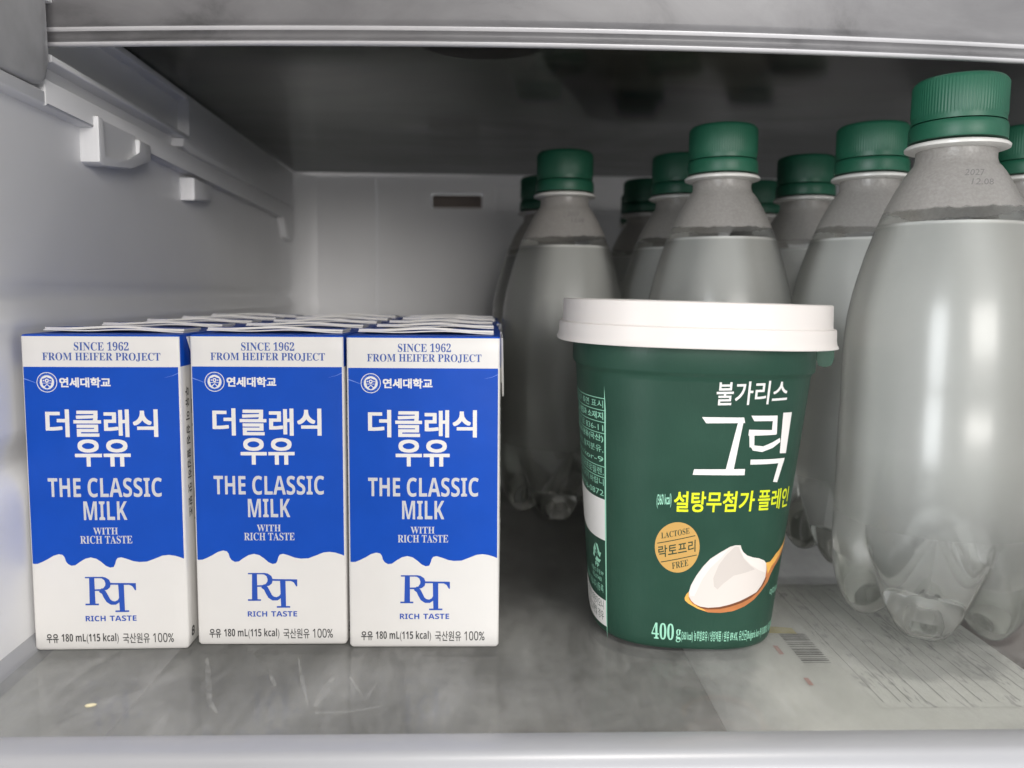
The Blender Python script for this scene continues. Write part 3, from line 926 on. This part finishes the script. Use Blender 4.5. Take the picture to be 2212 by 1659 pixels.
# ------------------------------------------------------------------ yogurt cup
NQ = 2.9
CUPROT, CUPTILT = math.radians(-3), math.radians(1.15)
def cup_r(z): return 0.0307 + (0.0386 - 0.0307) * z / 0.0893
def sq(t, r, n=NQ):
    c, s = math.cos(t), math.sin(t)
    k = (abs(c) ** n + abs(s) ** n) ** (-1 / n) * r
    return (k * s, -k * c)
cup = tag(empty('yogurt_cup', (0.0668, 0.2685, 0.0003), (0, CUPTILT, 0)), 'green yogurt cup with white lid and spoon picture beside the milk cartons', 'yogurt cup')
def cup_ring(r, z, n=128):
    out_ = []
    for i in range(n):
        x, y = sq(2 * PI * i / n, r)
        out_.append((x * math.cos(CUPROT) - y * math.sin(CUPROT), x * math.sin(CUPROT) + y * math.cos(CUPROT), z))
    return out_
bm = bmesh.new()
prof_ = [(0.0285, 0.0004), (0.0296, 0.0002), (0.0303, 0.0007), (cup_r(0.0018), 0.0018), (cup_r(0.004), 0.004)]
prof_ += [(cup_r(z), z) for z in (0.01, 0.02, 0.03, 0.04, 0.05, 0.06, 0.07, 0.08, 0.0880)]
prof_ += [(0.03862, 0.0893), (0.0390, 0.0902), (0.0396, 0.0908), (0.0398, 0.0914), (0.0398, 0.0985), (0.0395, 0.0988)]
add_rings(bm, [cup_ring(r, z) for r, z in prof_])
obj('cup_body', bm, M['cup_green'], cup)
bm = bmesh.new()
lp_ = [(0.0400, 0.0994), (0.0448, 0.0989), (0.0458, 0.0988), (0.0459, 0.0991), (0.0454, 0.1000), (0.0452, 0.1012), (0.0451, 0.1042), (0.0450, 0.1047), (0.0447, 0.1049), (0.0443, 0.1050), (0.0441, 0.1052),
       (0.0440, 0.1058), (0.0438, 0.1118), (0.0437, 0.1123), (0.0433, 0.1126), (0.0420, 0.1126), (0.0414, 0.1118), (0.0400, 0.1115)]
add_rings(bm, [cup_ring(r, z) for r, z in lp_])
obj('lid', bm, M['lid_white'], cup)
# pull tab of the foil seal hanging below the lid
m, nt, p, out = new_mat('seal_film')
p.inputs['Base Color'].default_value = (0.09, 0.17, 0.13, 1)
p.inputs['Roughness'].default_value = 0.2
tr = nt.nodes.new('ShaderNodeBsdfTransparent'); tr.inputs['Color'].default_value = (0.6, 0.72, 0.66, 1)
ms = nt.nodes.new('ShaderNodeMixShader'); ms.inputs['Fac'].default_value = 0.5
nt.links.new(tr.outputs[0], ms.inputs[1]); nt.links.new(p.outputs[0], ms.inputs[2]); nt.links.new(ms.outputs[0], out.inputs['Surface'])
M['seal_film'] = m
bm = bmesh.new()
tabp = [(-0.0035, 0.0), (0.0035, 0.0), (0.0036, -0.0042), (0.0026, -0.0062), (0.0, -0.0068), (-0.0026, -0.0062), (-0.0036, -0.0042)]
add_prism(bm, tabp, lambda u, v, w: (0.0424 + u * 0.95, -0.016 + u * 0.3 + w, 0.0990 + v * 1.05), 0, 0.0003)
obj('seal_tab', bm, M['seal_film'], cup)

def cup_pt(t, z, h=0.0):
    r = cup_r(z)
    x, y = sq(t, r)
    x1, y1 = sq(t + 1e-3, r)
    tx, ty = x1 - x, y1 - y
    d_ = math.hypot(tx, ty)
    nx, ny = ty / d_, -tx / d_
    if nx * x + ny * y < 0:
        nx, ny = -nx, -ny
    x += nx * h; y += ny * h
    return (x * math.cos(CUPROT) - y * math.sin(CUPROT), x * math.sin(CUPROT) + y * math.cos(CUPROT), z)
pr = Print()
WH, MI, LI, GO, DG, YO, YH, YL, CO, GD, BR = range(11)
pr.text('불가리스', WH, corners=((0.048, 0.0812), (0.622, 0.0822), (0.048, 0.0885)), bold=0.012)
for k_, q in enumerate(([(-0.056, .0775), (.282, .0777), (.294, .0760), (-.018, .0756)], [(.244, .0776), (.284, .0776), (.240, .0611), (.174, .0611)],
          [(-.094, .0609), (.334, .0614), (.336, .0594), (-.104, .0591)], [(.338, .0783), (.554, .0783), (.560, .0766), (.366, .0766)],
          [(.518, .0781), (.556, .0783), (.572, .0724), (.524, .0724)], [(.332, .0739), (.562, .0737), (.568, .0722), (.332, .0720)],
          [(.334, .0735), (.376, .0735), (.390, .0685), (.352, .0683)],
          [(.350, .0691), (.390, .0689), (.466, .0686), (.542, .0698), (.608, .0711), (.618, .0698), (.550, .0680), (.460, .0668), (.382, .0673)],
          [(.606, .0791), (.696, .0791), (.698, .0659), (.628, .0661)], [(.372, .0644), (.692, .0644), (.686, .0629), (.374, .0628)],
          [(.636, .0644), (.692, .0644), (.646, .0566), (.600, .0569)])):
    pr.shape(q, WH, 2 + k_ * 0.1)
pr.text('설탕무첨가', LI, corners=((-0.250, 0.0468), (0.450, 0.0476), (-0.250, 0.0536)), bold=0.020)
pr.text('플레인', LI, corners=((0.484, 0.0477), (0.850, 0.0474), (0.476, 0.0546)), bold=0.016)
pr.text('(360 kcal)', MI, corners=((-0.392, 0.0476), (-0.272, 0.0482), (-0.392, 0.0522)), bold=0.01)
su = 0.200 / 0.0084
pr.disc(-0.200, 0.0351, 0.0084, GO, 1.5, 56, su)
pr.text(serif('LACTOSE'), DG, corners=((-0.346, 0.0377), (-0.100, 0.0399), (-0.350, 0.0397)))
pr.stroke([(-0.380, 0.0361), (-0.048, 0.0393)], 0.0003, DG)
pr.text('락토프리', DG, corners=((-0.366, 0.0312), (-0.036, 0.0340), (-0.372, 0.0352)), bold=0.012)
pr.stroke([(-0.345, 0.0299), (-0.022, 0.0329)], 0.0003, DG)
pr.text(serif('FREE'), DG, corners=((-0.242, 0.0278), (-0.094, 0.0292), (-0.248, 0.0299)))
pr.text(serif('400'), MI, corners=((-0.412, 0.0035), (-0.198, 0.0035), (-0.416, 0.0092)))
pr.text(serif('g'), MI, corners=((-0.176, 0.0029), (-0.128, 0.0029), (-0.178, 0.0074)))
pr.text('(360 kcal) 농후발효유 / 냉장제품 / 원유 89.4%, 유산균(Bulgaris kor-9) 0.0001%, 복합유산균 2종', MI, corners=((-0.122, 0.0030), (1.060, 0.0030), (-0.126, 0.0072)), bold=0.006, res=2)
pr.text('이미지사진', MI, corners=((0.780, 0.0172), (1.060, 0.0172), (0.780, 0.0198)), res=2)
spoon = [(0.674, 0.0271), (0.652, 0.0297), (0.708, 0.0297), (0.784, 0.0319), (0.926, 0.0340), (1.040, 0.0362), (1.085, 0.0382), (1.095, 0.0376), (1.045, 0.0346), (0.985, 0.0322), (0.900, 0.0301), (0.792, 0.0274),
         (0.750, 0.0254), (0.716, 0.0227), (0.642, 0.0198), (0.574, 0.0175), (0.482, 0.0155), (0.376, 0.0141), (0.254, 0.0135), (0.128, 0.0136), (0.024, 0.0147),
         (-0.072, 0.0164), (-0.106, 0.0174), (-0.112, 0.0182), (-0.098, 0.0195), (-0.076, 0.0204), (-0.04, 0.0190), (0.1, 0.0165), (0.4, 0.0180), (0.6, 0.0215)]
pr.shape(spoon, CO, 1.5)
pr.shape([(0.674, 0.0278), (0.652, 0.0297), (0.708, 0.0297), (0.784, 0.0319), (0.926, 0.0340), (1.040, 0.0362), (1.085, 0.0382), (1.092, 0.0378), (1.000, 0.0340), (0.860, 0.0308), (0.740, 0.0280), (0.700, 0.0256)], GD, 2.0)
pr.shape([(-0.076, 0.0204), (-0.098, 0.0195), (-0.112, 0.0182), (-0.106, 0.0174), (-0.072, 0.0164), (0.020, 0.0148), (0.115, 0.0139), (0.06, 0.0150), (-0.03, 0.0163), (-0.07, 0.0180)], GD, 2.0)
pr.shape([(0.0, 0.0158), (0.060, 0.0149), (0.124, 0.0146), (0.240, 0.0148), (0.340, 0.0156), (0.450, 0.0168), (0.540, 0.0182), (0.612, 0.0200), (0.665, 0.0222), (0.694, 0.0246), (0.676, 0.0244), (0.640, 0.0222), (0.592, 0.0201), (0.522, 0.0190), (0.432, 0.0176), (0.328, 0.0164), (0.232, 0.0156), (0.124, 0.0153), (0.048, 0.0156)], BR, 2.3)
yog = [(-0.074, 0.0204), (-0.058, 0.0227), (-0.014, 0.0259), (0.044, 0.0291), (0.108, 0.0318), (0.198, 0.0341), (0.278, 0.0359), (0.322, 0.0364), (0.372, 0.0364), (0.384, 0.0352), (0.404, 0.0341),
       (0.444, 0.0329), (0.504, 0.0321), (0.566, 0.0316), (0.628, 0.0306), (0.658, 0.0295), (0.674, 0.0271), (0.672, 0.0243), (0.640, 0.0221), (0.592, 0.0200), (0.522, 0.0189), (0.432, 0.0175),
       (0.328, 0.0163), (0.232, 0.0155), (0.124, 0.0152), (0.048, 0.0155), (-0.012, 0.0164), (-0.048, 0.0175), (-0.072, 0.0189)]
pr.shape(yog, YO, 2.6)
pr.shape([(-0.070, 0.0204), (-0.054, 0.0226), (-0.011, 0.0258), (0.046, 0.0289), (0.110, 0.0316), (0.198, 0.0338), (0.275, 0.0355), (0.205, 0.0322), (0.110, 0.0285), (0.050, 0.0250), (0.010, 0.0215), (-0.020, 0.0190), (-0.060, 0.0190)], YH, 2.9)
pr.shape([(0.372, 0.0362), (0.384, 0.0352), (0.404, 0.0341), (0.444, 0.0329), (0.504, 0.0321), (0.566, 0.0316), (0.628, 0.0306), (0.655, 0.0294), (0.664, 0.0262), (0.580, 0.0276), (0.490, 0.0297), (0.420, 0.0321), (0.380, 0.0345)], YH, 2.9)
pr.shape([(0.150, 0.0253), (0.192, 0.0299), (0.248, 0.0330), (0.322, 0.0360), (0.360, 0.0358), (0.376, 0.0343), (0.418, 0.0318), (0.488, 0.0294), (0.540, 0.0280), (0.440, 0.0270), (0.340, 0.0262), (0.250, 0.0235), (0.200, 0.0215), (0.165, 0.0225)], YL, 2.75)
# back panel wrapping round the left: ruled rows of small print, white blocks, recycling mark
def seam_t(z): return -0.824 - (0.0811 - z) / 0.0784 * 0.070
T0 = -1.75
def band(z0, z1, mi, layer=1.4):
    pr.shape([(T0, z0), (seam_t(z0), z0), (seam_t(z1), z1), (T0, z1)], mi, layer)
pr.stroke([(seam_t(0.0812), 0.0812), (seam_t(0.04), 0.04), (seam_t(0.0027), 0.0027)], 0.012, MI, 2.5)
for z in (0.0810, 0.0771, 0.0732, 0.0695, 0.0584, 0.0548):
    pr.shape([(T0, z - 0.00012), (seam_t(z), z - 0.00012), (seam_t(z), z + 0.00012), (T0, z + 0.00012)], MI, 2.4)
rows = [('품유형 및 용기 측면 표시', 0.0779, 0.0803, 0), ('업소 명칭과 소재지', 0.0740, 0.0764, 0.02), ('남양성기로 836-11', 0.0701, 0.0726, 0), ('원재료 농축 원유(국산)', 0.0664, 0.0690, 0.02),
        ('유크림(국산), 탈지분유,', 0.0627, 0.0654, 0), ('(Bulgaris kor-9', 0.0592, 0.0617, 0), ('용기재질 폴리프로필렌,', 0.0554, 0.0579, 0), ('반드시 드시기 바랍니', 0.0520, 0.0543, 0), ('상담실 080-736-0872', 0.0483, 0.0508, 0)]
for s_, z0, z1, bo in rows:
    wdt = 0.068 * len(s_)
    te = seam_t(z0) - 0.02
    pr.text(s_, MI, corners=((te - wdt, z0), (te, z0), (te - wdt, z1)), bold=bo, res=2)
band(0.0333, 0.0474, WH)
band(0.0030, 0.0122, WH)
# recycling triangle
def rp(x, z): return (-1.030 + x * 0.085, 0.0276 + z * 0.0033)
for q in ([(-0.15, 1.0), (0.35, 0.95), (0.80, 0.05), (0.45, 0.05), (0.10, 0.62)], [(0.95, -0.55), (0.55, -1.0), (-0.15, -0.75), (0.05, -0.35), (0.42, -0.55)], [(-0.45, -0.62), (-0.95, -0.50), (-0.60, 0.45), (-0.25, 0.30), (-0.50, -0.25)],
          [(0.25, 0.15), (1.05, 0.25), (0.75, -0.35)], [(0.15, -0.05 - 0.25), (-0.35, -0.80), (0.15, -1.15)], [(-0.85, 0.10), (-0.35, 0.85), (0.0, 0.25)]):
    pr.shape([rp(*a) for a in q], MI, 2.2 + 0.1 * q[0][0])
pr.text('플라스틱', MI, corners=(rp(-0.5, -0.22), rp(0.6, -0.22), rp(-0.5, 0.2)), layer=3, res=2)
pr.text('PP', MI, corners=((-1.065, 0.0225), (-0.985, 0.0225), (-1.065, 0.0241)), res=2, bold=0.02)
pr.text('라벨:PS, 뚜껑:PP', MI, corners=((-1.18, 0.0203), (-0.915, 0.0203), (-1.18, 0.0221)), res=2)
pr.text('리드:OTHER', MI, corners=((-1.15, 0.0181), (-0.945, 0.0181), (-1.15, 0.0199)), res=2)
pr.text('환불하여 드립니다.(등록', MI, corners=((-1.50, 0.0140), (-0.925, 0.0140), (-1.50, 0.0172)), res=2)
pr.text('유통기한은 부분이오니', DG, corners=((-1.52, 0.0085), (-0.930, 0.0085), (-1.52, 0.0118)), res=2, layer=2.4)
pr.text('변질 의심 교환할 경우', DG, corners=((-1.52, 0.0046), (-0.935, 0.0046), (-1.52, 0.0079)), res=2, layer=2.4)
pr.build('sleeve_print', [M['ink_white'], M['ink_mint'], M['ink_lime'], M['badge_gold'], M['ink_darkgreen'], M['art_yogurt'], M['art_yogurt_hi'], M['art_yogurt_lo'], M['art_copper'], M['art_gold'], M['art_brown']],
         lambda u, v, h: cup_pt(u, v, h + 3e-5), 0.03, cup, 0.01, unit=2.5e-5)

# ------------------------------------------------------------------ sparkling water bottles
bot = empty('water_bottle')
ZB = 0.048
foot = [(0.0337, 0.048), (0.0338, 0.036), (0.0336, 0.025), (0.0326, 0.0140), (0.0300, 0.0056), (0.0258, 0.0008), (0.0212, 0.0000), (0.0165, 0.0020), (0.0125, 0.0060), (0.008, 0.0095), (0.003, 0.0110)]
vall = [(0.0337, 0.048), (0.0337, 0.0400), (0.0334, 0.0365), (0.0322, 0.0310), (0.0296, 0.0250), (0.0260, 0.0202), (0.0218, 0.0170), (0.0170, 0.0144), (0.0125, 0.0126), (0.008, 0.0116), (0.003, 0.0112)]
upper_prof = [(0.0337, 0.060), (0.0337, 0.0765), (0.03345, 0.0775), (0.03355, 0.088), (0.0335, 0.0985), (0.0332, 0.1050), (0.0326, 0.1120), (0.0314, 0.1195), (0.0297, 0.1270), (0.0274, 0.1355),
              (0.0245, 0.1445), (0.0215, 0.1520), (0.0185, 0.1583), (0.0158, 0.1632), (0.0143, 0.1653), (0.0133, 0.1664), (0.0128, 0.1682), (0.0128, 0.1712)]
PH = math.radians(-18)     # one foot turned towards the front
def foot_w(a):
    d_ = ((a - PH) / (2 * PI / 5)) % 1.0
    d_ = abs(d_ - 0.5) * 2          # 0 in the valley, 1 on the foot
    return math.sin(PI / 2 * min(1.0, d_ / 0.74)) ** 0.95
def interp_prof(prof_, k):
    """smooth between rows"""
    i = min(int(k), len(prof_) - 2)
    f = k - i
    p0 = prof_[max(0, i - 1)]; p1 = prof_[i]; p2 = prof_[i + 1]; p3 = prof_[min(len(prof_) - 1, i + 2)]
    return tuple(0.5 * (2 * b + (c - a) * f + (2 * a - 5 * b + 4 * c - d_) * f * f + (3 * b - a - 3 * c + d_) * f ** 3) for a, b, c, d_ in zip(p0, p1, p2, p3))
def bottle_rings(shrink, ztop, n=120):
    rings_ = []
    K = 33
    for j in range(K, -1, -1):
        k = (len(foot) - 1) * j / K
        fr_, fz = interp_prof(foot, k)
        vr, vz = interp_prof(vall, k)
        ring = []
        for i in range(n):
            a = 2 * PI * i / n
            w = foot_w(a)
            r = vr + (fr_ - vr) * w - shrink
            z = vz + (fz - vz) * w + shrink
            ring.append((max(r, 0.0006) * math.cos(a), max(r, 0.0006) * math.sin(a), z))
        rings_.append(ring)
    for r, z in upper_prof:
        if z < ztop - 1e-5:
            rings_.append([((r - shrink) * math.cos(2 * PI * i / n), (r - shrink) * math.sin(2 * PI * i / n), z) for i in range(n)])
    return rings_
def prof_r(z):
    for (r0, z0), (r1_, z1) in zip(upper_prof[:-1], upper_prof[1:]):
        if z0 <= z <= z1:
            return r0 + (r1_ - r0) * (z - z0) / (z1 - z0)
bm = bmesh.new()
add_rings(bm, bottle_rings(0.0, 0.18), True, False)
obj('bottle_body', bm, M['bottle_wall'], bot, angle=80)
WL = 0.1452
bm = bmesh.new()
rg = bottle_rings(0.00035, WL)
n = 120
for z, dr in ((WL - 0.0004, 0.0), (WL, 0.0001)):
    r = prof_r(z) - 0.00035 - dr
    rg.append([(r * math.cos(2 * PI * i / n), r * math.sin(2 * PI * i / n), z) for i in range(n)])
r = prof_r(WL) - 0.0016
rg.append([(r * math.cos(2 * PI * i / n), r * math.sin(2 * PI * i / n), WL - 0.0006) for i in range(n)])
add_rings(bm, rg)
obj('water', bm, M['bottle_water'], bot, angle=60)
bm = bmesh.new()
lathe(bm, [(0.0128, 0.1712), (0.0150, 0.1714), (0.0165, 0.1719), (0.0166, 0.1727), (0.0160, 0.1733), (0.0140, 0.1736), (0.0128, 0.1742)], 96, False, True)
obj('neck_ring', bm, M['ring_white'], bot)
bm = bmesh.new()
NC = 360
def ridges(i, z):
    return 0.014 * (0.5 + 0.5 * math.cos(2 * PI * i * 90 / NC)) if 0.1830 < z < 0.1946 else 0.0
lathe(bm, [(0.0148, 0.1808), (0.01485, 0.1818), (0.0149, 0.1828), (0.0149, 0.1832), (0.01485, 0.1940), (0.0145, 0.1950), (0.0138, 0.1957), (0.0125, 0.1960), (0.006, 0.1960)], NC, True, True, wob=ridges)
co = obj('cap', bm, M['cap_green'], bot)
bm = bmesh.new()
lathe(bm, [(0.0135, 0.1744), (0.0154, 0.1744), (0.01555, 0.1748), (0.0155, 0.1790), (0.0152, 0.1800), (0.0148, 0.1804), (0.0138, 0.1805)], 96, True, True)
obj('tamper_band', bm, M['cap_green'], co)
# printed date on the shoulder
pr = Print()
def sh(u, v, h):
    r = prof_r(v) + 0.0001 + h
    return (r * math.sin(u), -r * math.cos(u), v)
M['ink_date'] = plain('ink_date', (0.20, 0.195, 0.19), 0.6)
pr.text('2027', 0, corners=((0.20, 0.1605), (0.56, 0.1605), (0.24, 0.1628)), res=2)
pr.text('12.08', 0, corners=((0.30, 0.1572), (0.68, 0.1572), (0.34, 0.1594)), res=2)
pr.build('date_print', [M['ink_date']], sh, 0.05, bot, 0.001)

spots = [  # x, y, turn, label
    (0.1572, 0.2646, -33, 'large clear water bottle right of the yogurt cup, nearest to the front'),
    (0.1640, 0.3350, 35, 'green capped bottle directly behind the large front bottle'),
    (0.1664, 0.4114, 15, 'green capped bottle third in the file behind the large front bottle'),
    (0.1715, 0.5024, 60, 'rearmost dark capped bottle in the file behind the large front bottle'),
    (0.1008, 0.3412, 25, 'clear water bottle standing directly behind the yogurt cup lid'),
    (0.0992, 0.4115, 50, 'bottle just behind the one that stands behind the yogurt cup'),
    (0.0992, 0.5008, 10, 'dim capped bottle third back from the yogurt cup lid'),
    (0.1090, 0.5700, 33, 'darkest capped bottle against the back wall, behind the yogurt cup file'),
    (0.0375, 0.4060, -12, 'clear bottle seen between the milk cartons and the yogurt cup'),
    (0.0322, 0.4935, 45, 'bottle half hidden behind the one between cartons and yogurt cup'),
    (0.2327, 0.3360, 20, 'bottle cut off by the right edge, its green cap showing'),
]
for i, (x, y, a, lab) in enumerate(spots):
    k = bot if i == 0 else copy_tree(bot)
    k.location = (x, y, 0.0002)
    k.rotation_euler = (Matrix.Rotation(math.radians(0.5 if i == 0 else 0), 3, 'Y') @ Matrix.Rotation(math.radians(a), 3, 'Z')).to_euler()
    k.scale = (0.97, 0.97, 0.959)
    tag(k, lab, 'water bottle', 'sparkling water bottles with green caps')
